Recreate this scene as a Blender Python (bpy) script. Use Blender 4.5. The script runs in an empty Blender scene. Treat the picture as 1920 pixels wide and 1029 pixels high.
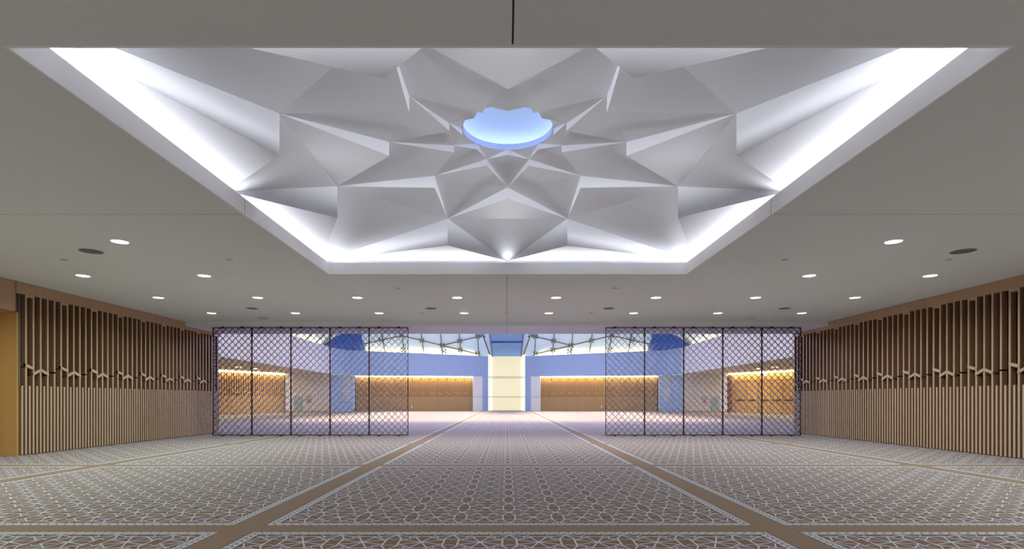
import bpy, bmesh, math
from math import sin, cos, pi, radians, sqrt
from mathutils import Vector, Matrix

SC = bpy.context.scene
COL = SC.collection
F = 1041.0; VX, VY = 950.0, 749.0; EYE = 1.5

# ------------------------------------------------------------------ helpers
def wpt(px, py, depth):
    return Vector(((px - VX) / F * depth, depth, EYE + (VY - py) / F * depth))

def hit_plane(px, py, a, b, c):
    a, b, c = Vector(a), Vector(b), Vector(c)
    n = (b - a).cross(c - a)
    o = Vector((0, 0, EYE)); d = Vector(((px - VX) / F, 1, (VY - py) / F))
    return o + d * ((a - o).dot(n) / d.dot(n))

def hit_wall(px, py, p0, p1):
    return hit_plane(px, py, (p0[0], p0[1], 0), (p1[0], p1[1], 0), (p0[0], p0[1], 3))

class MB:
    """collects shapes into one mesh"""
    def __init__(self):
        self.bm = bmesh.new(); self.M = Matrix.Identity(4); self.mi = 0
    def poly(self, pts):
        vs = [self.bm.verts.new(self.M @ Vector(p)) for p in pts]
        f = self.bm.faces.new(vs); f.material_index = self.mi
        return self
    def box(self, x0, x1, y0, y1, z0, z1):
        c = [(x0,y0,z0),(x1,y0,z0),(x1,y1,z0),(x0,y1,z0),(x0,y0,z1),(x1,y0,z1),(x1,y1,z1),(x0,y1,z1)]
        v = [self.bm.verts.new(self.M @ Vector(p)) for p in c]
        for q in ((3,2,1,0),(4,5,6,7),(0,1,5,4),(1,2,6,5),(2,3,7,6),(3,0,4,7)):
            f = self.bm.faces.new([v[i] for i in q]); f.material_index = self.mi
        return self
    def bar(self, a, b, w, h, up=(0,0,1)):
        """rectangular bar a->b, w across, h along up"""
        a, b, up = Vector(a), Vector(b), Vector(up)
        d = (b - a).normalized(); s = d.cross(up)
        if s.length < 1e-6: s = d.cross(Vector((1,0,0)))
        s.normalize(); u = s.cross(d).normalized()
        v = []
        for p in (a, b):
            for (i, j) in ((-1,-1),(1,-1),(1,1),(-1,1)):
                v.append(self.bm.verts.new(self.M @ (p + s*(i*w/2) + u*(j*h/2))))
        for q in ((0,1,2,3),(7,6,5,4),(0,4,5,1),(1,5,6,2),(2,6,7,3),(3,7,4,0)):
            f = self.bm.faces.new([v[i] for i in q]); f.material_index = self.mi
        return self
    def tube(self, a, b, r, n=8):
        a, b = Vector(a), Vector(b); d = (b-a).normalized()
        s = d.orthogonal().normalized(); t = d.cross(s)
        A = [self.bm.verts.new(self.M @ (a + (s*cos(2*pi*k/n)+t*sin(2*pi*k/n))*r)) for k in range(n)]
        B = [self.bm.verts.new(self.M @ (b + (s*cos(2*pi*k/n)+t*sin(2*pi*k/n))*r)) for k in range(n)]
        for k in range(n):
            f = self.bm.faces.new((A[k], A[(k+1)%n], B[(k+1)%n], B[k])); f.material_index = self.mi
        for ring in (A[::-1], B):
            f = self.bm.faces.new(ring); f.material_index = self.mi
        return self
    def lathe(self, prof, n=32, center=(0,0,0)):
        """prof: list of (r,z)"""
        cx, cy, cz = center; rings = []
        for r, z in prof:
            if r < 1e-6: rings.append([self.bm.verts.new(self.M @ Vector((cx,cy,cz+z)))])
            else: rings.append([self.bm.verts.new(self.M @ Vector((cx+r*cos(2*pi*k/n), cy+r*sin(2*pi*k/n), cz+z))) for k in range(n)])
        for A, B in zip(rings, rings[1:]):
            for k in range(n):
                k2 = (k+1) % n
                if len(A) == 1 and len(B) == 1: continue
                if len(A) == 1: vs = (A[0], B[k2], B[k])
                elif len(B) == 1: vs = (A[k], A[k2], B[0])
                else: vs = (A[k], A[k2], B[k2], B[k])
                f = self.bm.faces.new(vs); f.material_index = self.mi
        return self
    def wall(self, p0, p1, z0, z1, t, z2=None):
        """vertical slab standing on plan line p0-p1, thickness t to the left of p0->p1"""
        a, b = Vector((p0[0],p0[1],0)), Vector((p1[0],p1[1],0))
        d = (b-a).normalized(); n = Vector((-d.y, d.x, 0))*t
        z2 = z1 if z2 is None else z2
        c = [a+Vector((0,0,z0)), b+Vector((0,0,z0)), b+n+Vector((0,0,z0)), a+n+Vector((0,0,z0)),
             a+Vector((0,0,z1)), b+Vector((0,0,z2)), b+n+Vector((0,0,z2)), a+n+Vector((0,0,z1))]
        v = [self.bm.verts.new(self.M @ p) for p in c]
        for q in ((3,2,1,0),(4,5,6,7),(0,1,5,4),(1,2,6,5),(2,3,7,6),(3,0,4,7)):
            f = self.bm.faces.new([v[i] for i in q]); f.material_index = self.mi
        return self
    def build(self, name, mats, parent=None, smooth=False, normals=True):
        me = bpy.data.meshes.new(name)
        if normals: bmesh.ops.recalc_face_normals(self.bm, faces=self.bm.faces)
        self.bm.to_mesh(me); self.bm.free()
        for m in (mats if isinstance(mats, (list, tuple)) else [mats]): me.materials.append(m)
        if smooth: me.shade_smooth()
        o = bpy.data.objects.new(name, me); COL.objects.link(o)
        if parent: o.parent = parent
        return o

def tag(o, label, cat, group=None, kind=None):
    o['label'] = label; o['category'] = cat
    if group: o['group'] = group
    if kind: o['kind'] = kind
    return o
def struct(o, label=None):
    o['kind'] = 'structure'
    if label: o['label'] = label
    return o
def thing(name, label, cat, loc=(0,0,0), rotz=0, group=None):
    o = bpy.data.objects.new(name, None); COL.objects.link(o)
    o.location = loc; o.rotation_euler = (0,0,rotz); o.empty_display_size = .2
    return tag(o, label, cat, group)
def dup(root, loc, rotz, label):
    r = root.copy(); COL.objects.link(r); r.location = loc; r.rotation_euler = (0,0,rotz); r['label'] = label
    for ch in list(root.children):
        c = ch.copy(); COL.objects.link(c); c.parent = r
        for g in ch.children:
            d = g.copy(); COL.objects.link(d); d.parent = c
    return r
def lamp(name, kind, loc, energy, color, rot=(0,0,0), **kw):
    l = bpy.data.lights.new(name, kind); l.energy = energy; l.color = color
    for k, v in kw.items(): setattr(l, k, v)
    o = bpy.data.objects.new(name, l); COL.objects.link(o); o.location = loc; o.rotation_euler = rot
    return o
def aim(o, d):
    o.rotation_euler = Vector(d).to_track_quat('-Z', 'Y').to_euler(); return o

# ------------------------------------------------------------------ materials
class S:
    """socket wrapper for math nodes"""
    nt = None
    def __init__(self, s): self.s = s
    def _op(self, op, o=None, c=None, clamp=False):
        n = S.nt.nodes.new('ShaderNodeMath'); n.operation = op; n.use_clamp = clamp
        for i, x in enumerate((self, o, c)):
            if x is None: continue
            if isinstance(x, S): S.nt.links.new(x.s, n.inputs[i])
            else: n.inputs[i].default_value = x
        return S(n.outputs[0])
    def __add__(self, o): return self._op('ADD', o)
    def __sub__(self, o): return self._op('SUBTRACT', o)
    def __mul__(self, o): return self._op('MULTIPLY', o)
    def mod(self, o): return self._op('FLOORED_MODULO', o)
    def abs(self): return self._op('ABSOLUTE')
    def min(self, o): return self._op('MINIMUM', o)
    def max(self, o): return self._op('MAXIMUM', o)
    def lt(self, o): return self._op('LESS_THAN', o)
    def gt(self, o): return self._op('GREATER_THAN', o)
    def sqrt(self): return self._op('SQRT')
    def sin(self): return self._op('SINE')
    def clamp(self): return self._op('ADD', 0.0, clamp=True)

def new_mat(name):
    m = bpy.data.materials.new(name); m.use_nodes = True
    nt = m.node_tree; b = nt.nodes['Principled BSDF']
    return m, nt, b
def mixc(nt, fac, a, b):
    n = nt.nodes.new('ShaderNodeMix'); n.data_type = 'RGBA'
    for sock, v in ((n.inputs[0], fac), (n.inputs[6], a), (n.inputs[7], b)):
        if isinstance(v, S): nt.links.new(v.s, sock)
        elif isinstance(v, bpy.types.NodeSocket): nt.links.new(v, sock)
        else: sock.default_value = (*v, 1) if isinstance(v, tuple) else v
    return n.outputs[2]
def coords(nt, scale=(1,1,1), kind='Object'):
    t = nt.nodes.new('ShaderNodeTexCoord'); mp = nt.nodes.new('ShaderNodeMapping')
    mp.inputs['Scale'].default_value = scale
    nt.links.new(t.outputs[kind], mp.inputs[0]); return mp.outputs[0]
def noise(nt, vec, scale, detail=3):
    n = nt.nodes.new('ShaderNodeTexNoise'); n.inputs['Scale'].default_value = scale; n.inputs['Detail'].default_value = detail
    nt.links.new(vec, n.inputs['Vector']); return n.outputs['Fac']
def plain(name, col, rough=.6, metal=0, var=.06, scale=4, spec=.3):
    m, nt, b = new_mat(name)
    f = noise(nt, coords(nt), scale)
    c = mixc(nt, f, tuple(x*(1-var) for x in col), tuple(min(1, x*(1+var)) for x in col))
    nt.links.new(c, b.inputs['Base Color']); b.inputs['Roughness'].default_value = rough; b.inputs['Metallic'].default_value = metal
    b.inputs['Specular IOR Level'].default_value = spec
    return m
def wood(name, a, b_, axis='z', rough=.55):
    m, nt, b = new_mat(name)
    sc = (14, 14, .7) if axis == 'z' else (.7, .7, 14)
    f = noise(nt, coords(nt, sc), 1.6, 5)
    sc2 = (6.2, 6.2, .12)
    f2 = noise(nt, coords(nt, sc2), 1.0, 1)
    c = mixc(nt, f, a, b_)
    c2 = mixc(nt, f2, tuple(x*.8 for x in a), tuple(min(1, x*1.12) for x in b_))
    c = mixc(nt, .45, c, c2)
    nt.links.new(c, b.inputs['Base Color']); b.inputs['Roughness'].default_value = rough
    b.inputs['Specular IOR Level'].default_value = .25
    return m
def glow(name, col, strength, var=0.0, base=(.8,.8,.8), scale=1.0):
    m, nt, b = new_mat(name)
    b.inputs['Base Color'].default_value = (*base, 1)
    b.inputs['Emission Strength'].default_value = strength
    f = noise(nt, coords(nt), scale, 4)
    c = mixc(nt, f, tuple(x*(1-var) for x in col), tuple(x*(1+var) for x in col))
    nt.links.new(c, b.inputs['Emission Color'])
    return m

M_ceil = plain('ceiling_paint', (.82,.855,.84), .9, var=.015, scale=.6, spec=.1)
M_soff = plain('soffit_lilac_light', (.86,.85,1.0), .9, var=.01)  # brighter lilac: light from the far hall put into the soffit colour
M_seam = plain('seam_dark', (.05,.048,.045), .9)
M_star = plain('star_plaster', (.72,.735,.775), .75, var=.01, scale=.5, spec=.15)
M_span = plain('spandrel_plaster_dimmed', (.56,.57,.605), .75, var=.01, scale=.5, spec=.15)  # same white as the star, darkened to offset the cove light
M_dish = glow('dish_glow', (.42,.62,1.0), .36, .02, (.70,.80,1.0), .5)  # blue LED light put into the dish as emission and tint
M_rim = plain('rim_blue_light', (.55,.68,1.0), .7, var=.01)  # blue light from the oculus painted onto the rim
M_lip = plain('lip_plaster', (.95,.95,.96), .7, var=.01, spec=.15)
M_white = plain('white_paint', (.80,.80,.79), .7, var=.02)
M_cream = plain('cream_paint', (.66,.60,.50), .8, var=.02)
M_fascia = plain('fascia_blue_light', (.37,.49,.72), .8, var=.01, spec=.1)  # blue light of the hall put into the fascia colour
M_fascia2 = plain('side_fascia_white_light', (.72,.735,.82), .8, var=.01, spec=.1)  # whiter light along the side walls put into their colour
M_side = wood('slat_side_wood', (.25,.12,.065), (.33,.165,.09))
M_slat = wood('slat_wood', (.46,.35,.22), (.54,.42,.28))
M_recess = wood('recess_wood', (.28,.115,.06), (.35,.16,.09))
M_header = wood('header_wood', (.45,.285,.175), (.53,.35,.225))
M_jamb = wood('jamb_wood', (.56,.33,.11), (.64,.40,.16))
M_door = wood('door_wood', (.52,.30,.09), (.60,.36,.13))
M_bronze = plain('bronze_metal', (.014,.012,.016), .4, .5, var=.2)
M_bronze2 = plain('bronze_frame', (.05,.028,.02), .4, .6, var=.2)
M_steel = plain('rod_steel', (.22,.19,.15), .4, .6)
M_grey = plain('grey_cover', (.20,.19,.18), .8)
M_cover = plain('cover_white', (.60,.59,.57), .7)
M_dark = plain('dark_plastic', (.03,.028,.026), .5)
M_blue = plain('blue_panel', (.18,.40,.92), .55, var=.05, scale=.4)
M_blued = plain('deep_blue_panel', (.05,.15,.55), .5, var=.06, scale=.4)
M_louver = plain('louver_paint', (.42,.50,.44), .6)
M_red = plain('red_paint', (.6,.03,.02), .4)
M_greyblue = plain('greyblue_panel', (.48,.50,.58), .6)
M_lamp = glow('lamp_white', (1,.98,1), 6)
M_onyx = glow('onyx_glow', (1.0,.90,.60), .70, .035, (.30,.28,.22), .55)
M_onyx2 = glow('onyx_edge_glow', (1.0,.95,.78), .92, .03, (.30,.28,.22), .55)
M_warm = glow('warm_led', (1,.80,.42), 30)
M_warm2 = glow('warm_led_soft', (1,.84,.36), 22)
M_ring = glow('blue_led', (.72,.80,1.0), 1.0)
M_exit = glow('exit_red', (1,.10,.06), 1.2)
M_exitw = glow('exit_face', (1,.72,.66), .6)

def glass_mat():
    m, nt, b = new_mat('frosted_glass')
    f = noise(nt, coords(nt, (.5,.5,.5)), .5, 2)
    c = mixc(nt, f, (.52,.68,.74), (.70,.80,.76))
    nt.links.new(c, b.inputs['Base Color']); b.inputs['Roughness'].default_value = .35
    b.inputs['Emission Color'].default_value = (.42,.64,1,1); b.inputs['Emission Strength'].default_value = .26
    return m
M_glass = glass_mat()

def carpet():
    m, nt, b = new_mat('patterned_carpet'); S.nt = nt
    geo = nt.nodes.new('ShaderNodeNewGeometry'); sep = nt.nodes.new('ShaderNodeSeparateXYZ')
    nt.links.new(geo.outputs['Position'], sep.inputs[0])
    X, Y = S(sep.outputs[0]) - .03, S(sep.outputs[1])
    P = 6.2
    dX = (X.mod(P) - P/2).abs()
    dY = ((Y - (6.465 - P/2)).mod(P) - P/2).abs()
    b_ = (dX - .18).min(dY - .155)
    tX = (X + P/2).mod(P) - P/2
    tY = (Y - (6.465 - P/2) + P/2 - P/2).mod(P) - P/2      # zero at band
    tY = (Y - 6.465).mod(P) - P/2                            # zero at tile centre
    c = .62; h = c/2
    su = ((tX + c*10).mod(c) - h).abs()
    sv = ((tY + h + c*10).mod(c) - h).abs()
    u, v = su.max(sv), su.min(sv)
    def seg(a, bb, w):
        dx, dy = bb[0]-a[0], bb[1]-a[1]; L2 = dx*dx + dy*dy
        px, py = u - a[0], v - a[1]
        t = (px*(dx/L2) + py*(dy/L2)).clamp()
        ex, ey = px - t*dx, py - t*dy
        return (ex*ex + ey*ey).sqrt() - w
    ss = [seg((0,0),(.215,.089),.0085), seg((.235,0),(.235,.155),.009), seg((.235,.155),(.31,.31),.009),
          seg((.215,.089),(.145,.145),.007), seg((.145,.145),(.235,.155),.006), seg((.31,.095),(.235,.155),.0055),
          seg((.215,.089),(.235,.03),.006)]
    d = ss[0]
    for s_ in ss[1:]: d = d.min(s_)
    line = d.lt(0.0)
    along_is_y = dX.lt(dY)     # inside a lengthwise strip
    nearx = (dX - .18).lt(dY - .155)
    al = Y*nearx + X*(nearx*-1.0 + 1.0)
    ph = (al + ((b_ - .072)*40.0).sin()*.035).mod(.105)
    strip_line = ph.lt(.016)
    wv = (al*60.0).sin()*.012 + .072
    base = (.185,.122,.092); brown = (.235,.165,.115); dark = (.075,.038,.028); white = (.50,.54,.57)
    n1 = noise(nt, coords(nt, (1,1,1)), 90, 2)
    n2 = noise(nt, coords(nt, (1,1,1)), .35, 2)
    field = mixc(nt, line, base, white)
    strip = mixc(nt, strip_line.max((b_ - wv).abs().lt(.006)), (.46,.49,.51), (.20,.125,.09))
    col = mixc(nt, b_.lt(.135), field, strip)
    col = mixc(nt, (b_ - .142).abs().lt(.008), col, dark)
    col = mixc(nt, b_.lt(.012), col, dark)
    col = mixc(nt, b_.lt(0.0), col, brown)
    var = mixc(nt, n1, (.86,.86,.86), (1.1,1.1,1.1))
    mm = nt.nodes.new('ShaderNodeMix'); mm.data_type = 'RGBA'; mm.blend_type = 'MULTIPLY'; mm.inputs[0].default_value = 1
    nt.links.new(col, mm.inputs[6]); nt.links.new(var, mm.inputs[7])
    nt.links.new(mm.outputs[2], b.inputs['Base Color'])
    b.inputs['Roughness'].default_value = .95; b.inputs['Specular IOR Level'].default_value = .08
    return m
M_carpet = carpet()

# ------------------------------------------------------------------ near room shell
HC = 4.65                  # ceiling height
WX = 13.0                  # wall planes
YB = -6.0                  # wall behind the camera
YE = 25.2                  # end of the near room
YS = 22.46                 # step in the ceiling
RX, RY = .02, 9.45         # centre of the star recess
RH = 4.51                  # half side of the recess opening
fl = MB(); fl.box(-36, 36, YB-.2, 82, -.1, 0)
struct(fl.build('floor', M_carpet))

cm = MB()
x0, x1, y0, y1 = RX-RH, RX+RH, RY-RH, RY+RH
OUT = 13.2
cm.box(-OUT-3.2, x0, YB, YS, HC, HC+.04); cm.box(x1, OUT, YB, YS, HC, HC+.04)
cm.box(x0, x1, YB, y0, HC, HC+.04); cm.box(x0, x1, y1, YS, HC, HC+.04)
cm.mi = 1
cm.box(.045, .062, YB, y0-.02, HC-.0015, HC+.002); cm.box(-.004, .006, y1+.02, YS, HC-.0015, HC+.002)
cm.box(-WX, x0-.02, RY-.003, RY+.003, HC-.001, HC+.002); cm.box(x1+.02, WX, RY-.003, RY+.003, HC-.001, HC+.002)
struct(cm.build('ceiling', [M_ceil, M_seam]))
sf = MB(); sf.box(-WX, WX, YS, YE, 4.495, HC+.3); sf.mi = 2; sf.box(-WX, WX, YS+.01, YE-.001, 4.485, 4.495); sf.mi = 1; sf.box(-.004, .006, YS+.01, YE, 4.4835, 4.487)
struct(sf.build('trim_1', [M_ceil, M_seam, M_soff]), 'dropped ceiling beam over the lattice screens')

# left wall: opening 10.9..14.8, plain wall nearer the camera
wl = MB(); wl.box(-13.3, -WX, YB, 10.9, 0, HC); wl.box(-13.3, -13.15, 14.86, YE, 0, HC+.2)
struct(wl.build('wall_left', M_header))
wr = MB(); wr.box(13.15, 13.4, YB, YE, 0, HC+.2); struct(wr.build('wall_right', M_recess))
# side passage behind the opening
sp = MB(); sp.box(-16.2, -16.0, 10.7, 15.1, 0, HC); sp.box(-16.0, -13.3, 10.7, 10.9, 0, HC)
struct(sp.build('wall_passage', M_jamb))
jm = MB(); jm.box(-16.0, -13.06, 14.80, 14.857, 0, 3.83)
struct(jm.build('wall_jamb', M_jamb), 'yellow lit wood panel closing the opening in the left wall')
hd = MB(); hd.box(-13.2, -WX, 10.9, 14.70, 3.83, HC-.005); hd.box(-16, -13.2, 10.9, 14.80, 3.83, 3.9)
hd.mi = 1; hd.box(-12.999, -12.996, 10.9, 14.70, 3.83, 3.85); hd.box(-12.999, -12.996, 14.69, 14.715, 3.83, HC-.005)
struct(hd.build('trim_2', [M_header, M_recess]), 'wood panel above the opening in the left wall')

# ------------------------------------------------------------------ slatted wall cladding
def slat_cladding(name, label, M, length, tall0, tp, fw, depth, ztop, zlow, parent_mats, head=None, end_strip=False, capdark=False):
    """local frame: u along the wall (x), v out of the wall (y), z up"""
    ms, mr, mh = parent_mats[:3]; mside = parent_mats[3] if len(parent_mats) > 3 else ms
    root = thing(name, label, 'wall cladding')
    k = MB(); k.M = M; k.box(0, length, -.02, 0, 0, ztop); k.build('backing_panel', mr, root)
    k = MB(); k.M = M; k.box(0, length, .001, .045, .02, zlow-.02); k.build('lower_backing', mr, root)
    lo = MB(); lo.M = M; up = MB(); up.M = M
    n = int((tall0) / (tp/2)) + 1
    u = tall0 - tp/2
    while u - tp > fw/2: u -= tp
    while u < fw/2: u += tp
    while u < length - fw:
        lo.box(u-fw/2, u+fw/2, 0, depth, .02, zlow); u += tp
    t = -int(tall0 / tp) - 1; 
    chev = []
    while True:
        u = tall0 + t*tp
        if u > length - fw: break
        if u > fw:
            p = t % 5
            lt, ub = {0:(2.37,2.40), 1:(2.16,2.20), 2:(2.27,2.33), 3:(2.18,2.22), 4:(2.25,2.29)}[p]
            up.box(u-fw/2, u+fw/2, 0, depth, .02, lt); up.box(u-fw/2, u+fw/2, 0, depth, ub, ztop-.002)
            if p == 0 and u + 3*tp < length - fw: chev.append(u)
        t += 1
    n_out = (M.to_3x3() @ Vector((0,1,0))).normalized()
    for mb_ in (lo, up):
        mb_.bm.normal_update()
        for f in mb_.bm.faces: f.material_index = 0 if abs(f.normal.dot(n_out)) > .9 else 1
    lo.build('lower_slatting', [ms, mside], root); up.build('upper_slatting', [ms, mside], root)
    d0, d1 = depth - .055, depth + .012
    for u in chev:
        c = MB(); c.M = M
        e = fw*.5; hh = .042
        def zig(pts):
            for (a, za), (b, zb) in zip(pts, pts[1:]):
                q = [(a, za-hh), (b, zb-hh), (b, zb+hh), (a, za+hh)]
                f = [(x, d0, z) for x, z in q]; g = [(x, d1, z) for x, z in q]
                c.poly(f); c.poly(g)
                for i in range(4): c.poly((f[i], f[(i+1)%4], g[(i+1)%4], g[i]))
        zig([(u-e, 2.43), (u+tp+e*.6, 2.345)])
        zig([(u+tp-e, 2.19), (u+2*tp, 2.325), (u+3*tp+e, 2.205)])
        bmesh.ops.recalc_face_normals(c.bm, faces=c.bm.faces)
        for f in c.bm.faces: f.material_index = 0 if abs(f.normal.dot(n_out)) > .9 else 1
        c.build('chevron_bar', [ms, mside], root)
        c = MB(); c.M = M; c.box(u+fw/2, u+tp-fw/2, .005, depth-.002, ztop-.065, ztop-.003)
        c.build('slat_cap', ms, root)
        if capdark:
            c = MB(); c.M = M; c.box(u+tp*.2, u+tp*.8, depth, depth+.05, ztop-.17, ztop-.05); c.build('cap_shadow_block', M_dark, root)  # dark block standing in for the shadow spot at each cap
    if head:
        h = MB(); h.M = M
        for a, b, zt in head: h.box(a, b, -.02, depth+.002, ztop, zt)
        h.build('header_panel', mh, root)
    return root

DEP = .15
# left wall: u = Y-14.95, v = +X from the backing
ML = Matrix(((0,1,0,-13.15),(1,0,0,14.86),(0,0,1,0),(0,0,0,1)))
MR = Matrix(((0,-1,0,13.15),(-1,0,0,YE),(0,0,1,0),(0,0,0,1)))
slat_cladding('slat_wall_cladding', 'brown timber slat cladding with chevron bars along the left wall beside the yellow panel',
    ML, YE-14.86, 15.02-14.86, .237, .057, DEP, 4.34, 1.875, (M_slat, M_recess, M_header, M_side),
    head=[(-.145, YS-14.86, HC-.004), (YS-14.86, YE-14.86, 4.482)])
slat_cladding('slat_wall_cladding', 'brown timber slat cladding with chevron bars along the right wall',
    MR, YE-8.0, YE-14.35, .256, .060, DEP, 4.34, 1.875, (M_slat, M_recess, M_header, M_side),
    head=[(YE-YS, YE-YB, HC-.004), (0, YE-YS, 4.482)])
ef = MB(); ef.box(-13.16, -13.02, 14.842, 14.858, 1.88, 4.33)
struct(ef.build('trim_3', M_grey), 'grey reveal beside the left slat cladding')

# ------------------------------------------------------------------ recess lip and cove
lip = MB()
zl = 4.93; t = .03
lip.box(x0, x0+t, y0, y1, HC-.004, zl); lip.box(x1-t, x1, y0, y1, HC-.004, zl)
lip.box(x0+t, x1-t, y0, y0+t, HC-.004, zl); lip.box(x0+t, x1-t, y1-t, y1, HC-.004, zl)
lip.mi = 1
for xs in (x0+t, x1-t): lip.box(xs-.002, xs+.002, RY-.003, RY+.003, HC, zl)
struct(lip.build('trim_4', [M_lip, M_seam]), 'white vertical edge around the star recess')
ZS = EYE + 3.545           # spandrel level
TR = 4.78                  # half side of the spandrel square
cv = MB(); W = 5.02
for sx in (-1, 1): cv.box(RX+sx*W-.01, RX+sx*W+.01, RY-W, RY+W, HC+.04, ZS)
for sy in (-1, 1): cv.box(RX-W, RX+W, RY+sy*W-.01, RY+sy*W+.01, HC+.04, ZS)
cv.box(RX-W, RX-TR, RY-W, RY+W, ZS, ZS+.01); cv.box(RX+TR, RX+W, RY-W, RY+W, ZS, ZS+.01)
cv.box(RX-TR, RX+TR, RY-W, RY-TR, ZS, ZS+.01); cv.box(RX-TR, RX+TR, RY+TR, RY+W, ZS, ZS+.01)
struct(cv.build('trim_5', M_star), 'light trough around the star recess')

# ------------------------------------------------------------------ faceted star
star = thing('star_vault', 'white faceted star vault folded into the square ceiling recess', 'ceiling vault', (RX, RY, ZS))
SM = Matrix.Translation((-RX, -RY, -ZS))   # parts are written in world coordinates
def PT(r, deg, h): a = radians(deg); return Vector((RX + r*sin(a), RY + r*cos(a), EYE + h))
def P3(k): return PT(3.597, 22.5+45*k, 4.159)
def Q3(k): return PT(3.597, 22.5+45*k, 3.545)
def TIP(k):
    a = radians(45*k); s = TR / max(abs(sin(a)), abs(cos(a)))
    return Vector((RX + s*sin(a), RY + s*cos(a), ZS))
def P2(k): return PT(2.02, 45*k, 4.385)
def Q2(k): return PT(2.02, 45*k, 4.15)
def P1(k): return PT(1.035, 22.5+45*k, 4.506)
def Q1(k): return PT(1.035, 22.5+45*k, 4.383)
def P0(k): return PT(.776, 45*k, 4.617)
def Q0(k): return PT(.776, 45*k, 4.506)
def smb(): m = MB(); m.M = SM; return m
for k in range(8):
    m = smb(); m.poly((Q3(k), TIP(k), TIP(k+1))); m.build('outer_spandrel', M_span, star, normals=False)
for k in range(8):
    m = smb()
    m.poly((TIP(k), P3(k-1), P3(k)))
    m.poly((TIP(k), P3(k), Q3(k))); m.poly((TIP(k), Q3(k-1), P3(k-1)))
    m.poly((P3(k-1), Q2(k), P3(k)))
    m.build('outer_star_point', M_star, star, normals=False)
for k in range(8):
    m = smb()
    m.poly((P3(k), P2(k), P2(k+1)))
    m.poly((P3(k), P2(k), Q2(k))); m.poly((P3(k), P2(k+1), Q2(k+1)))
    m.poly((P2(k), Q1(k), P2(k+1)))
    m.build('middle_star_point', M_star, star, normals=False)
OR_, OZ = .768, 4.62
for k in range(8):
    m = smb()
    a, b, c = P2(k), P1(k-1), P1(k)
    m.poly((a, b, c))
    m.poly((a, b, Q1(k-1))); m.poly((a, c, Q1(k)))
    m.poly((b, Q0(k), c))
    # inner ring: P1 tips up to the round rim
    m.poly((P1(k), P0(k), Q0(k))); m.poly((P1(k), P0(k+1), Q0(k+1)))
    arc = []
    pa, pb, pc = P1(k), P0(k), P0(k+1)
    for j in range(9):
        ang = 45*k + 45*j/8
        v = PT(OR_, ang, 0)
        n = (pb-pa).cross(pc-pa)
        v.z = pa.z - ((v.x-pa.x)*n.x + (v.y-pa.y)*n.y)/n.z
        arc.append(v)
    arc[0] = pb.copy(); arc[-1] = pc.copy()
    for j in range(8): m.poly((pa, arc[j], arc[j+1]))
    m.build('inner_star_point', M_star, star, normals=False)
oc = smb(); c0 = (RX, RY, EYE)
oc.lathe([(OR_, 4.598), (OR_, 4.70), (.98, 4.70), (.98, 4.80)], 64, c0)
rim = oc.build('oculus_rim', M_rim, star, smooth=False, normals=False)
di = smb()
di.lathe([(.98, 4.80), (.93, 4.86), (.80, 4.92), (.6, 4.965), (.4, 4.99), (.2, 5.0), (0, 5.005)], 64, c0)
dish = di.build('oculus_dish', M_dish, rim, smooth=True, normals=False)
rg = smb(); rg.lathe([(.86, 4.705), (.86, 4.725), (.97, 4.725), (.97, 4.705)], 64, c0)
rg.build('light_ring', M_ring, rim, normals=False)

# cove lamps lying in the trough
for sx, sy in ((1,0),(-1,0),(0,1),(0,-1)):
    o = lamp('cove_lamp', 'AREA', (RX+sx*4.84, RY+sy*4.84, 4.905), 140, (.93,.94,1.0), shape='RECTANGLE', size=9.3, size_y=.03, spread=radians(100))
    d = Vector((-sx, -sy, .13))
    z = -d.normalized(); xax = Vector((abs(sy), abs(sx), 0)); yax = z.cross(xax)
    o.rotation_euler = Matrix((xax, yax, z)).transposed().to_euler()

# ------------------------------------------------------------------ ceiling fittings
def downlight_parts(root):
    a = MB(); a.lathe([(.15, .0), (.165, -.008), (.165, -.001), (.15, 0)], 28); a.build('trim_ring', M_cover, root)
    a = MB(); a.lathe([(.148, -.003), (0, -.003)], 28); a.build('diffuser', M_lamp, root, normals=False)
rows = [(11.08, [-7.72, 7.72], 'nearest'), (14.13, [-10.78,-7.70,7.70,10.78], 'second nearest'),
        (17.17, [-10.77,-7.70,-4.62,-1.53,1.53,4.62,7.70,10.77], 'second farthest'), (20.24, [-10.76,-7.70,-4.65,-1.55,1.54,4.63,7.70,10.76], 'farthest')]
ords = ['first','second','third','fourth','fifth','sixth','seventh','eighth']
first = None
for Y, xs, nm in rows:
    for i, x in enumerate(xs):
        lab = f'round white recessed ceiling downlight, {ords[i]} from the left in the {nm} row'
        if first is None:
            first = thing('ceiling_downlight', lab, 'ceiling light', (x, Y, HC), 0, 'ceiling downlights'); downlight_parts(first)
        else: dup(first, (x, Y, HC), 0, lab)
for Y in (-2, 1.9, 5.0, 8.03, 11.08, 14.13, 17.17, 20.24):  # rows nearer than the fittings are unseen, added to light the near floor
    for x in (-10.77,-7.7,-4.62,-1.53,1.53,4.62,7.7,10.77):
        if abs(x) < 5 and 4.5 < Y < 15: continue
        lamp('downlight_and_fill', 'AREA', (x, Y, HC-.02), (50 if x < -7 else 46) if Y > 3 else 28, (1,.97,.94) if abs(x) < 7 else ((.86,1,.92) if x < 0 else (.92,1,.98)), shape='DISK', size=.27, spread=radians(150))

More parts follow.
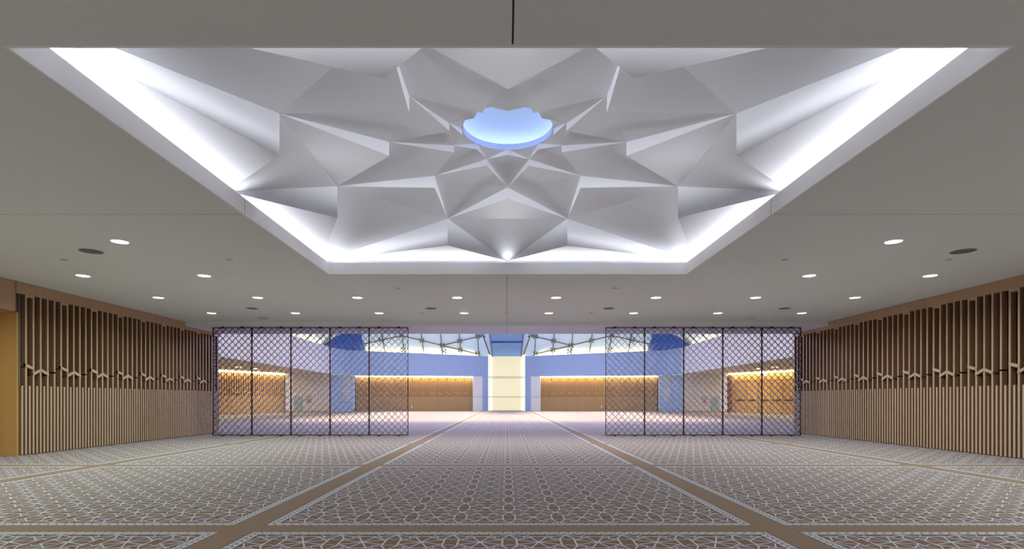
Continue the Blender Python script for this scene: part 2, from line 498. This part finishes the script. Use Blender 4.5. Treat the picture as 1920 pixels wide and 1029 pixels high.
def disc_fitting(name, label, cat, loc, r, mat, h=.012, group=None, ring=None, up=None):
    root = thing(name, label, cat, loc, 0, group)
    if up is not None: root.rotation_euler = Vector(up).to_track_quat('Z', 'Y').to_euler()
    a = MB(); a.lathe([(0, .004), (0, -h), (r*.94, -h), (r, -h*.5), (r, .004), (0, .004)], 28); a.build('cover', mat, root, normals=False)
    if ring: 
        a = MB(); a.lathe([(r, -.001), (r*1.08, -.004), (r*1.08, 0)], 28); a.build('rim', ring, root, normals=False)
    return root
for x, Y, r, lab in ((-8.83, 11.8, .215, 'large dark grey round ceiling speaker at left beside the nearest downlight'),
                     (9.70, 11.8, .225, 'large dark grey round ceiling speaker at right beside the nearest downlight'),
                     (-8.8, 19.18, .19, 'dark grey round ceiling speaker above the left lattice screen end'),
                     (-2.62, 19.18, .19, 'dark grey round ceiling speaker left of the ceiling centre seam'),
                     (3.53, 19.18, .19, 'dark grey round ceiling speaker right of the ceiling centre seam'),
                     (9.6, 19.18, .19, 'dark grey round ceiling speaker above the right lattice screen end')):
    disc_fitting('ceiling_speaker', lab, 'speaker', (x, Y, HC), r, M_grey, .006, 'ceiling speakers', M_cover)
for x, lab in ((-9.32, 'round white smoke detector on the ceiling before the left lattice screen'), (9.3, 'round white smoke detector on the ceiling before the right lattice screen')):
    disc_fitting('smoke_detector', lab, 'smoke detector', (x, 21.3, HC), .19, M_cover, .05, 'smoke detectors')
for x, Y, lab in ((-9.96,12.5,'small flat sprinkler cover on the ceiling far left below the large speaker'), (-6.24,12.5,'small flat sprinkler cover left of the star recess corner'),
               (6.26,12.5,'small flat sprinkler cover right of the star recess corner'), (9.95,12.5,'small flat sprinkler cover on the ceiling far right below the large speaker'),
               (-3.07,15.7,'small sprinkler cover before the left half of the recess far edge'), (3.07,15.7,'small sprinkler cover before the right half of the recess far edge'),
               (-3.08,20.2,'tiny sprinkler cover in the farthest downlight row, left'), (0,20.2,'tiny sprinkler cover in the farthest downlight row, on the centre seam'),
               (3.08,20.2,'tiny sprinkler cover in the farthest downlight row, right'), (-10.3,20.0,'tiny sprinkler cover at far left of the farthest downlight row')):
    disc_fitting('sprinkler_cover', lab, 'sprinkler', (x, Y, HC), .075, M_cover, .012, 'sprinkler covers')
# round covers on the star facets
def facet_cover(px, py, tri, r, lab):
    p = hit_plane(px, py, *tri); n = (tri[1]-tri[0]).cross(tri[2]-tri[0]).normalized()
    if n.z < 0: n = -n
    disc_fitting('facet_speaker', lab, 'speaker', p - n*.003, r, M_star, .004, 'speakers set in the star vault', M_grey, up=n)
facet_cover(662, 163, (TIP(-3), P3(-4), P3(-3)), .075, 'pale round speaker in the upper left facet of the star vault')
facet_cover(1242, 163, (TIP(3), P3(2), P3(3)), .075, 'pale round speaker in the upper right facet of the star vault')
facet_cover(763, 373, (TIP(-1), P3(-2), P3(-1)), .075, 'pale round speaker in the lower left facet of the star vault')
facet_cover(1136, 373, (TIP(1), P3(0), P3(1)), .075, 'pale round speaker in the lower right facet of the star vault')

# ------------------------------------------------------------------ lattice screens
PW, PH, PZ = 1.602, 4.42, .035
def lattice_panel(label, loc):
    root = thing('lattice_screen_panel', label, 'screen', loc, 0, 'metal lattice screen panels')
    f = MB(); w = .022; dp = .06
    f.box(0, w, -dp/2, dp/2, PZ, PZ+PH); f.box(PW-w, PW, -dp/2, dp/2, PZ, PZ+PH)
    f.box(w, PW-w, -dp/2, dp/2, PZ, PZ+.03); f.box(w, PW-w, -dp/2, dp/2, PZ+PH-.03, PZ+PH)
    f.build('frame', M_bronze2, root)
    L = MB(); per = (PW - .03)/6; pz = PH/16.5
    bw, bd = .0125, .05; r = .040
    xa, xb, za, zb = .01, PW-.01, PZ+.01, PZ+PH-.01
    def cb(a, b, wd):
        # clip bar to frame
        (ax, az), (bx, bz) = a, b
        def inside(x, z): return xa <= x <= xb and za <= z <= zb
        if not inside(ax, az) and not inside(bx, bz): return
        t0, t1 = 0.0, 1.0
        for p, q0, q1, lo, hi in ((0, ax, bx, xa, xb), (1, az, bz, za, zb)):
            d = q1-q0
            if abs(d) < 1e-9:
                if q0 < lo or q0 > hi: return
                continue
            s0, s1 = sorted(((lo-q0)/d, (hi-q0)/d)); t0 = max(t0, s0); t1 = min(t1, s1)
        if t1 - t0 < 1e-3: return
        A = (ax+(bx-ax)*t0, az+(bz-az)*t0); B = (ax+(bx-ax)*t1, az+(bz-az)*t1)
        L.bar((A[0],0,A[1]), (B[0],0,B[1]), bd, wd, up=(B[1]-A[1], 0, A[0]-B[0]))
    # nodes: row A on the joints, row B between
    nz = 34
    for j in range(-1, nz+1):
        z = PZ + PH - pz*.18 - j*pz/2
        off = 0 if j % 2 == 0 else per/2
        for i in range(-1, 8):
            x = .015 + i*per + off
            if x < -.1 or x > PW+.1: continue
            for sx, sz in ((1,1),(-1,1),(1,-1),(-1,-1)):
                cb((x+sx*r, z), (x, z+sz*r), bw*.62)                        # diamond
                pass
            for sx in (1, -1):
                nx, nzz = x + sx*per/2, z - pz/2
                k = .5*r
                cb((x+sx*k, z-k), (nx-sx*k, nzz+k), bw)
    L.build('lattice', M_bronze, root)
    for xx in (PW*.25, PW*.75):
        c = MB(); c.box(xx-.055, xx+.055, -.045, .045, PZ+PH-.045, 4.484); c.build('top_clamp', M_dark, root)
        c = MB(); c.box(xx-.055, xx+.055, -.045, .045, 0.001, PZ+.02); c.build('foot', M_dark, root)
    return root
YP = 22.75
SXL, SXR = -12.04, 4.045
firstp = None
pos = ['outermost panel against the left wall','second panel from the left wall','middle panel of five','fourth panel from the left wall','innermost panel next to the central gap']
posr = ['innermost panel next to the central gap','second panel from the central gap','middle panel of five','fourth panel from the central gap','outermost panel against the right wall']
for side, sx, names in (('left', SXL, pos), ('right', SXR, posr)):
    for i in range(5):
        lab = f'dark bronze lattice panel of the {side} screen, {names[i]}'
        if firstp is None: firstp = lattice_panel(lab, (sx + i*PW, YP, 0))
        else: dup(firstp, (sx + i*PW, YP, 0), 0, lab)

# ------------------------------------------------------------------ far hall
def mir(p): return (-p[0],) + tuple(p[1:])
LOW = [(-33.2, 50.0), (-29.7, 57.8), (-26.15, 65.6), (-21.8, 68.8), (-19.5, 70.9), (-4.42, 73.0), (-3.2, 73.4), (-2.45, 73.7)]
UP = [(-20.3, YE+.3, 7.75), (-20.8, 66.0, 7.68), (-19.6, 69.0, 7.62), (-12.7, 71.3, 7.52), (-2.45, 73.7, 7.25)]
ZF = EYE + 3.06
def seg_mb(pts, z0, z1, t):
    m = MB()
    for a, b in zip(pts, pts[1:]): m.wall(a, b, z0, z1, t)
    return m
for side in (-1, 1):
    g = (lambda p: p) if side < 0 else mir
    T = .2 if side < 0 else -.2
    nm = 'left' if side < 0 else 'right'
    # lower outer walls
    m = MB()
    m.wall(g((-33.2, YE+.3)), g(LOW[0]), 0, ZF, T); m.wall(g(LOW[0]), g(LOW[2]), 0, ZF, T)
    m.build(f'wall_far_{nm}_wing', M_recess)['kind'] = 'structure'
    m = MB(); m.wall(g(LOW[2]), g(LOW[3]), 0, ZF, T)
    m.build(f'wall_far_{nm}_angle', M_cream)['kind'] = 'structure'
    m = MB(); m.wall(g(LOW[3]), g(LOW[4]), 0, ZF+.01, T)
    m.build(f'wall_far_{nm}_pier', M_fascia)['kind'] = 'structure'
    m = MB(); m.wall(g((-19.6, 71.65)), g((-4.35, 73.85)), 0, ZF, T)
    m.build(f'wall_far_{nm}_back', M_recess)['kind'] = 'structure'
    m = MB(); m.wall(g(LOW[5]), g(LOW[6]), 0, ZF, T)
    m.build(f'wall_far_{nm}_return', M_white)['kind'] = 'structure'
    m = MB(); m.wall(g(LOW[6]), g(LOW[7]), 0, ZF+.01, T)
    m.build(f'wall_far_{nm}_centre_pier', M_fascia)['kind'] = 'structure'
    # upper fascia
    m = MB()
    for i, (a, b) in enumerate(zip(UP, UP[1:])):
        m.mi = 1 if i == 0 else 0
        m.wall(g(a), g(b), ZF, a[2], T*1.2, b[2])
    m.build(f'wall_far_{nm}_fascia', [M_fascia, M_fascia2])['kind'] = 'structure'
    # soffit of the aisle
    m = MB()
    q = [(-20.5, YE+.3), (-33.4, YE+.3), (-33.4, 50), (-29.9, 57.9), (-26.3, 65.8), (-21.9, 69.1), (-20.9, 66)]
    m.poly([g((*p, ZF+.02)) for p in q])
    struct(m.build('ceiling', M_cream), f'beige soffit of the far {nm} aisle')
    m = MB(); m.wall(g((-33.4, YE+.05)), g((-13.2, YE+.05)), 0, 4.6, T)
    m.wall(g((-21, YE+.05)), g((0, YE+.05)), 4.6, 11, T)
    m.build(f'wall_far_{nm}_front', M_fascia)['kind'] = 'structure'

# roof above the far hall
m = MB(); m.poly(((-21,YE,10.9),(21,YE,10.9),(21,72,10.9),(-21,72,10.9))); struct(m.build('ceiling', M_white), 'roof above the far hall')

# far slat claddings
def wall_frame(p0, p1, flip):
    a, b = Vector((p0[0],p0[1],0)), Vector((p1[0],p1[1],0)); d = (b-a).normalized()
    n = Vector((-d.y, d.x, 0)) * flip
    return Matrix(((d.x, n.x, 0, a.x), (d.y, n.y, 0, a.y), (0,0,1,0), (0,0,0,1))), (b-a).length
M_slatf = wood('far_slat_wood', (.62,.42,.20), (.70,.50,.26))
M_recf = wood('far_recess_wood', (.36,.20,.07), (.44,.26,.10))
def off(p0, p1, s):
    a, b = Vector(p0), Vector(p1); d = (b-a).normalized(); n = Vector((-d.y, d.x))
    return tuple(a + n*s), tuple(b + n*s)
a, b = off((-19.45, 70.93), (-4.45, 73.03), .02)
F1, l1 = wall_frame((-19.45,71.6), (-4.45,73.75), -1)
slat_cladding('slat_wall_cladding', 'golden timber slat cladding on the far back wall, left of the glowing column', F1, l1, .3, .226, .06, .12, 4.36, 1.85, (M_slatf, M_recf, M_slatf), capdark=True)
F2, l2 = wall_frame((4.45,73.75), (19.45,71.6), -1)
slat_cladding('slat_wall_cladding', 'golden timber slat cladding on the far back wall, right of the glowing column', F2, l2, .3, .226, .06, .12, 4.36, 1.85, (M_slatf, M_recf, M_slatf), capdark=True)
pA, pB = (-33.0, 50.4), (-26.30, 65.25)
F3, l3 = wall_frame((pA[0]+.05, pA[1]), (pB[0]+.05, pB[1]), -1)
slat_cladding('slat_wall_cladding', 'dark and golden timber slat cladding on the far left wing wall behind the lattice', F3, l3, .3, .30, .08, .14, 4.40, 1.9, (M_slatf, M_recess, M_slatf))

# cove light strips over the far claddings
def strip(label, p0, p1, z, mat, h=.11, d=.08, name='cove_light'):
    m = MB(); m.bar((p0[0],p0[1],z), (p1[0],p1[1],z), d, h)
    tag(m.build(name, mat), label, 'light', 'cove lights in the far hall')
strip('bright cove light strip above the far back slat cladding, left', (-19.4,71.15), (-4.45,73.25), ZF-.07, M_warm)
strip('bright cove light strip above the far back slat cladding, right', (19.4,71.15), (4.45,73.25), ZF-.07, M_warm)
strip('bright cove light strip above the far left wing slat cladding', (-32.6,50.4), (-26.0,65.1), ZF-.10, M_warm)
strip('bright cove light strip above the far right doors', (32.6,50.4), (26.0,65.1), ZF-.10, M_warm)

# doors of the far right wing
pR0, pR1 = (29.7, 57.8), (26.15, 65.6)
dirR = (Vector((*pR1,0))-Vector((*pR0,0))).normalized()
def onR(px): v = hit_wall(px, 749, pR0, pR1); return v
FR, _ = wall_frame((26.15,65.6), (29.7,57.8), -1)   # u from far to near, v into the hall
def uR(px): v = onR(px); return (Vector((v.x, v.y, 0)) - Vector((26.15,65.6,0))).length
dz = hit_wall(1390, 715, pR0, pR1).z
pan = MB(); pan.M = FR; pan.box(uR(1364), 16.5, -.02, .03, 0, 4.42)
struct(pan.build('wall_door_surround', M_door))
ps = MB(); ps.M = FR
for k in range(5): ps.box(uR(1365)+k*.14, uR(1365)+k*.14+.07, .03, .12, 0, 4.3)
tag(ps.build('slat_pilaster', M_recess), 'narrow dark slatted wood strip beside the far right doors', 'wall cladding')
leaf = [(1378.5,1400.5),(1401,1422),(1425.5,1446),(1446.5,1468),(1469,1490)]
for i, (a, b) in enumerate(leaf):
    root = thing(f'door_{i+1}', None or f'golden wood door leaf, {ords[i]} from the left in the far right wing', 'door')
    root['kind'] = 'structure'
    u0, u1 = uR(a), uR(b)
    d = MB(); d.M = FR; d.box(u0+.04, u1-.04, .03, .08, .01, dz); d.build('door_leaf', M_door, root)
    d = MB(); d.M = FR
    for e in (u0, u1): d.box(e-.035, e+.035, .03, .10, 0, dz+.08)
    d.box(u0, u1, .03, .10, dz, dz+.08); d.build('door_frame', M_recf, root)
    d = MB(); d.M = FR; d.box(u0+.2, u1-.2, .08, .16, 1.38, 1.5); d.build('push_bar', M_bronze2, root)
# exit sign
ex = thing('exit_sign', 'small red exit sign under the cove light above the far right doors', 'sign')
ue = uR(1437); ez = hit_wall(1437, 703, pR0, pR1).z
e = MB(); e.M = FR; e.box(ue-.32, ue+.32, .30, .36, ez-.17, ez+.17); e.build('sign_face', M_exitw, ex)
tc = bpy.data.curves.new('exit_text', 'FONT'); tc.body = 'EXIT'; tc.size = .30; tc.align_x = 'CENTER'; tc.align_y = 'CENTER'; tc.extrude = .005
to = bpy.data.objects.new('exit_text', tc); COL.objects.link(to)
bpy.context.view_layer.update()
tm = bpy.data.meshes.new_from_object(to.evaluated_get(bpy.context.evaluated_depsgraph_get()))
bpy.data.objects.remove(to)
tm.materials.clear(); tm.materials.append(M_exit)
tx = bpy.data.objects.new('sign_lettering', tm); COL.objects.link(tx); tx.parent = ex
tx.matrix_world = FR @ Matrix.Translation((ue, .37, ez)) @ Matrix.Rotation(pi/2, 4, 'X') @ Matrix.Rotation(pi, 4, 'Y')

# bright return walls, extinguisher cabinets, louvres on the angled walls
for side in (-1, 1):
    nm = 'left' if side < 0 else 'right'
    g = (lambda p: p) if side < 0 else mir
    sx = lambda px: px if side < 0 else 1900 - px
    w0, w1 = g((-26.15,65.6)), g((-21.8,68.8))
    fr, ln = wall_frame(w0, w1, -1 if side < 0 else 1)
    uu = lambda px: (Vector(hit_wall(sx(px), 749, w0, w1)[:2]) - Vector(w0)).length
    m = MB(); m.M = fr; m.box(.0, uu(549), 0, .03, 0, ZF-.02); struct(m.build('trim_6' if side < 0 else 'trim_7', M_white), f'white wall end on the far {nm} angled wall')
    lv = thing('louvre_panel', f'pale green slatted louvre low on the far {nm} angled wall', 'louvre')
    m = MB(); m.M = fr; a0, a1 = uu(551), uu(567.5); zt = hit_wall(sx(560), 743, w0, w1).z
    m.box(a0, a1, .0, .03, .05, zt); m.build('backing', M_greyblue, lv)
    m = MB(); m.M = fr
    nn = 9
    for k in range(nn): m.box(a0+(a1-a0)*k/nn+.02, a0+(a1-a0)*k/nn+.10, .03, .09, .05, zt)
    m.build('louvre_slatting', M_louver, lv)
    cb_ = thing('extinguisher_cabinet', f'brown fire extinguisher cabinet on the far {nm} angled wall', 'cabinet')
    p = hit_wall(sx(579), 748.5, w0, w1); uc = (Vector(p[:2])-Vector(w0)).length
    m = MB(); m.M = fr; m.box(uc-.27, uc+.27, 0, .07, p.z-.42, p.z+.42); m.build('cabinet_frame', M_header, cb_)
    m = MB(); m.M = fr; m.box(uc-.2, uc+.2, .07, .075, p.z-.34, p.z+.34); cdoor = m.build('cabinet_door', M_greyblue, cb_)
    m = MB(); m.M = fr; m.lathe([(0,0),(.08,0),(.08,.3),(.03,.38),(.03,.45),(0,.45)], 12, (uc, .12, p.z-.25)); m.build('extinguisher', M_red, cdoor)
    # grey-blue panel on pier
    w0, w1 = g(LOW[3]), g(LOW[4]); fr, ln = wall_frame(w0, w1, -1 if side < 0 else 1)
    m = MB(); m.M = fr; a0, a1 = ln*.50, ln*.82
    zt = hit_wall(sx(651), 702, w0, w1).z; zb = hit_wall(sx(651), 752, w0, w1).z
    m.box(a0, a1, 0, .05, zb, zt); tag(m.build('pier_panel', M_greyblue), f'tall grey blue panel on the far {nm} pier', 'panel')
    # wall outlets by the back cladding
    p = hit_wall(sx(772), 762.5, g((-19.45,71.44)), g((-4.45,73.59)))
    m = MB(); m.box(p.x-.06, p.x+.06, p.y-.06, p.y, p.z-.18, p.z+.18); m.box(p.x-.025, p.x+.025, p.y-.08, p.y-.06, p.z-.05, p.z+.05)
    tag(m.build('wall_intercom', M_white), f'small white intercom on the far back slat cladding, {nm}', 'intercom')
    # recessed lights in the aisle soffit
    for k, (px, py) in enumerate(((447, 688), (479, 691.3))):
        dpt = F*3.06/(VY-py); q = wpt(sx(px), py, dpt)
        m = MB(); m.lathe([(.0, -.03), (.24, -.03), (.27, -.012), (.27, 0)], 20, (q.x, q.y, ZF+.01))
        tag(m.build('soffit_downlight', glow('soffit_lamp', (1,.95,.8), 3) if side < 0 and k == 0 else bpy.data.materials['soffit_lamp'], normals=False),
            f'small recessed light in the far {nm} aisle soffit, {"nearer" if k == 0 else "farther"} one', 'ceiling light', 'aisle soffit lights')
    # skirting
    m = MB(); m.wall(g((-26.1,65.55)), g((-21.78,68.72)), 0, .15, .02 if side < 0 else -.02)
    m.build(f'baseboard_{nm}', M_door)['kind'] = 'structure'

# glowing column
gc = thing('glowing_column', 'tall cream backlit onyx column at the centre of the far wall', 'light column', (0, 75.3, 0))
GM = Matrix.Translation((0, -75.3, 0))
m = MB(); m.M = GM; m.poly(((-1.96,76.6,0),(1.96,76.6,0),(1.96,76.6,7.5),(-1.96,76.6,7.5))); m.build('back_panel', M_onyx, gc)
for s in (-1, 1):
    m = MB(); m.M = GM; m.poly(((s*2.45,73.8,0),(s*1.96,76.6,0),(s*1.96,76.6,7.5),(s*2.45,73.8,7.6))); m.build('side_panel', M_onyx2, gc)
for py in (708.5, 744):
    m = MB(); m.M = GM; z = EYE + (VY-py)/F*76.5
    m.bar((-1.96,76.55,z), (1.96,76.55,z), .06, .07)
    z2 = EYE + (VY-py+.5)/F*74
    for s in (-1, 1): m.bar((s*2.44,73.9,z2), (s*1.96,76.55,z), .05, .06)
    m.build('panel_joint', M_louver, gc)
for z, lab, xe in ((EYE+.36, 'thin grey rail across the far wall at mid height of the glowing column', 4.45), (EYE+2.99, 'thin grey rail across the far wall at the fascia bottom before the glowing column', 3.2)):
    m = MB(); m.tube((-xe,72.8,z), (xe,72.8,z), .035)
    tag(m.build('tension_rail', M_louver), lab, 'rail')

# blue slot ceiling over the column
sl = thing('blue_roof_slot', 'blue sloping roof slot above the glowing column', 'roof slot', (0, 70, 8.5))
SLM = Matrix.Translation((0, -70, -8.5))
m = MB(); m.M = SLM; m.poly(((-1.98,76.7,7.45),(1.98,76.7,7.45),(1.98,56.5,10.86),(-1.98,56.5,10.86))); m.build('slot_panel', M_blue, sl)
p = hit_plane(948.5, 640.5, (-1.98,76.7,7.45), (1.98,76.7,7.45), (1.98,56.5,10.86))
m = MB(); m.M = SLM; m.box(-1.98, 1.98, p.y-.15, p.y+.15, p.z-.15, p.z-.03); m.build('cross_beam', M_blued, sl)
p = hit_plane(948.5, 648.5, (-1.98,76.7,7.45), (1.98,76.7,7.45), (1.98,56.5,10.86))
m = MB(); m.M = SLM; m.bar((-.4,p.y,p.z-.02), (.4,p.y,p.z-.02), 1.6, .02, up=(0,.16,1)); m.build('access_hatch', M_blue, sl)
for s in (-1, 1):
    m = MB(); m.M = SLM; m.bar((s*2.02,76.7,7.4), (s*2.02,56.5,10.8), .10, .22); m.build('edge_beam', M_blued, sl)

# inclined glazing above the fascia
def base_at(px):
    k = (px - VX)/F
    for a, b in zip(UP[1:], UP[2:]):
        A, B = Vector(a), Vector(b)
        den = (B.x-A.x) - k*(B.y-A.y)
        t = (k*A.y - A.x)/den
        if -1e-6 <= t <= 1+1e-6: return A + (B-A)*t
    return None
SL = 4.0
for side in (-1, 1):
    nm = 'left' if side < 0 else 'right'
    g = (lambda v: Vector(v)) if side < 0 else (lambda v: Vector((-v[0], v[1], v[2])))
    gl = thing('inclined_glazing', f'inclined frosted glazing with tie rods above the far back fascia, {nm} half', 'glazing')
    bases = [base_at(px) + Vector((0,1.0,-.10)) for px in (681, 720, 757, 793.4, 829, 863.4, 897)] + [Vector((-2.5, 74.7, 7.15))]
    up = Vector((0, -1, 1))*SL
    for a, b in zip(bases, bases[1:]):
        m = MB(); m.poly([g(a), g(b), g(b+up), g(a+up)]); m.build('glass_pane', M_glass, gl, normals=False)
    inn = Vector((0, -.10, -.10))
    for a in bases[:-1]:
        m = MB(); m.bar(g(a+inn), g(a+up+inn), .10, .14, up=(0,1,1)); m.build('mullion', M_steel, gl)
    pl = (bases[1]+inn*2, bases[5]+inn*2, bases[1]+up+inn*2)
    H = lambda px, py: hit_plane(px, py, *pl)
    runs = [[(640,655),(674.6,646.5),(753.3,629),(829,647.5),(897,664)], [(720,636.3),(753.3,629)], [(829,647.5),(905.5,628.7),(918.4,664.4)], [(753.3,629),(775,622)]]
    for r_ in runs[:1] + runs[2:3]:
        for a, b in zip(r_, r_[1:]):
            m = MB(); m.tube(g(H(*a)), g(H(*b)), .075); m.build('tie_rod', M_steel, gl)
    nodes = [(674.6,646.5),(715,637.5),(753.3,629),(791,638.5),(829,647.5),(863,656),(862,639.5),(896,631),(905.5,628.7),(896,663),(757,656),(681,652),(832,659)]
    for n_ in nodes:
        c = H(*n_); m = MB()
        for dx, dz_ in ((1,1),(-1,1),(1,-1),(-1,-1)):
            e_ = c + Vector((dx*.22, -dz_*.16, dz_*.16))
            m.tube(g(c), g(e_), .035, 6); m.tube(g(e_ + Vector((0,-.05,-.05))), g(e_ - Vector((0,-.08,-.08))), .085, 8)
        m.build('spider_fitting', M_steel, gl)
    # side glazing above the side fascia
    sg = thing('inclined_glazing', f'inclined frosted glazing above the far {nm} side fascia', 'glazing')
    ys = [30 + 3.2*i for i in range(11)] + [64.2]
    ups = Vector((1, 0, 1))*SL
    fb = lambda y: Vector((-21.3 - .5*(y-25.5)/40.5, y, 7.63 - .07*(y-25.5)/40.5))
    for a, b in zip(ys, ys[1:]):
        m = MB(); m.poly([g(fb(a)), g(fb(b)), g(fb(b)+ups), g(fb(a)+ups)]); m.build('glass_pane', M_glass, sg, normals=False)
    for a in ys:
        m = MB(); m.bar(g(fb(a)+Vector((.1,0,-.1))), g(fb(a)+ups+Vector((.1,0,-.1))), .09, .12, up=(1,0,1)); m.build('mullion', M_steel, sg)
    # deep blue corner panel between the two glazings
    A = fb(64.2); B = Vector(UP[1]); C = Vector(UP[2]); D = bases[0]
    m = MB(); Z_ = Vector((0,0,.02))
    pts = [A, B, C, D, D+up, A+ups]
    ctr = Vector((-17.6, 66.0, 10.6))
    for a, b in zip(pts, pts[1:]): m.poly([g(a), g(b), g(ctr)])
    tag(m.build('corner_panel', M_blued, normals=False), f'deep blue roof panel at the far {nm} corner between glazings', 'roof panel')
    # warm light strips on the ledge below the glass
    mm_ = MB()
    q = [b_ + Vector((0,-.55,-.05)) for b_ in bases]
    for a, b in zip(q[:-2], q[1:-1]): mm_.bar(g(a), g(b), .10, .03)
    tag(mm_.build('ledge_light', M_warm2), f'warm ledge light strip under the back glazing, {nm} half', 'light', 'ledge lights')
    mm_ = MB(); mm_.bar(g(fb(30)+Vector((.55,0,-.03))), g(fb(64)+Vector((.55,0,-.03))), .10, .03)
    tag(mm_.build('ledge_light', M_warm2), f'warm ledge light strip under the far {nm} side glazing', 'light', 'ledge lights')

# ------------------------------------------------------------------ lights
# daylight from the far hall roof, with added fill lamps below it
lamp('roof_light_blue', 'AREA', (0, 60, 10.8), 2600, (.36,.52,1.0), shape='RECTANGLE', size=30, size_y=14)
lamp('roof_light_white', 'AREA', (0, 40, 10.8), 2000, (.92,.90,1.0), shape='RECTANGLE', size=30, size_y=18)
for x in (-12, -4, 4, 12):
    lamp('floor_wash', 'AREA', (x, 54, 10.7), 2700, (1,.84,.74), shape='RECTANGLE', size=7, size_y=32, spread=radians(50))  # warm fill added under the roof, kept narrow to brighten only the floor
aim(lamp('opening_blue_fill', 'AREA', (0, 38, 7.7), 2600, (.50,.55,1.0), shape='RECTANGLE', size=26, size_y=2), (0, -1, -.3))  # added blue fill hung in mid-air, tints the screens and wall ends
for s in (-1, 1):
    for y in (36, 44, 52, 60): lamp('aisle_lamp', 'AREA', (s*24.5, y, ZF-.06), 300, (1,.86,.62), shape='DISK', size=.4)
# side passage
lamp('passage_lamp', 'AREA', (-14.5, 12.6, 3.75), 22, (1,.85,.45), shape='DISK', size=.5)

w = bpy.data.worlds.new('World'); SC.world = w; w.use_nodes = True
w.node_tree.nodes['Background'].inputs[0].default_value = (.5,.55,.65,1); w.node_tree.nodes['Background'].inputs[1].default_value = .8

# ------------------------------------------------------------------ camera
cd = bpy.data.cameras.new('camera'); cam = bpy.data.objects.new('camera', cd); COL.objects.link(cam)
cd.sensor_width = 36; cd.lens = F/1920*36
cd.shift_x = (960-VX)/1920; cd.shift_y = (VY-514.5)/1920
cam.location = (0, 0, EYE); cam.rotation_euler = (pi/2, 0, 0)
cd.clip_start = .05; cd.clip_end = 300
SC.camera = cam
SC.view_settings.view_transform = 'Standard'
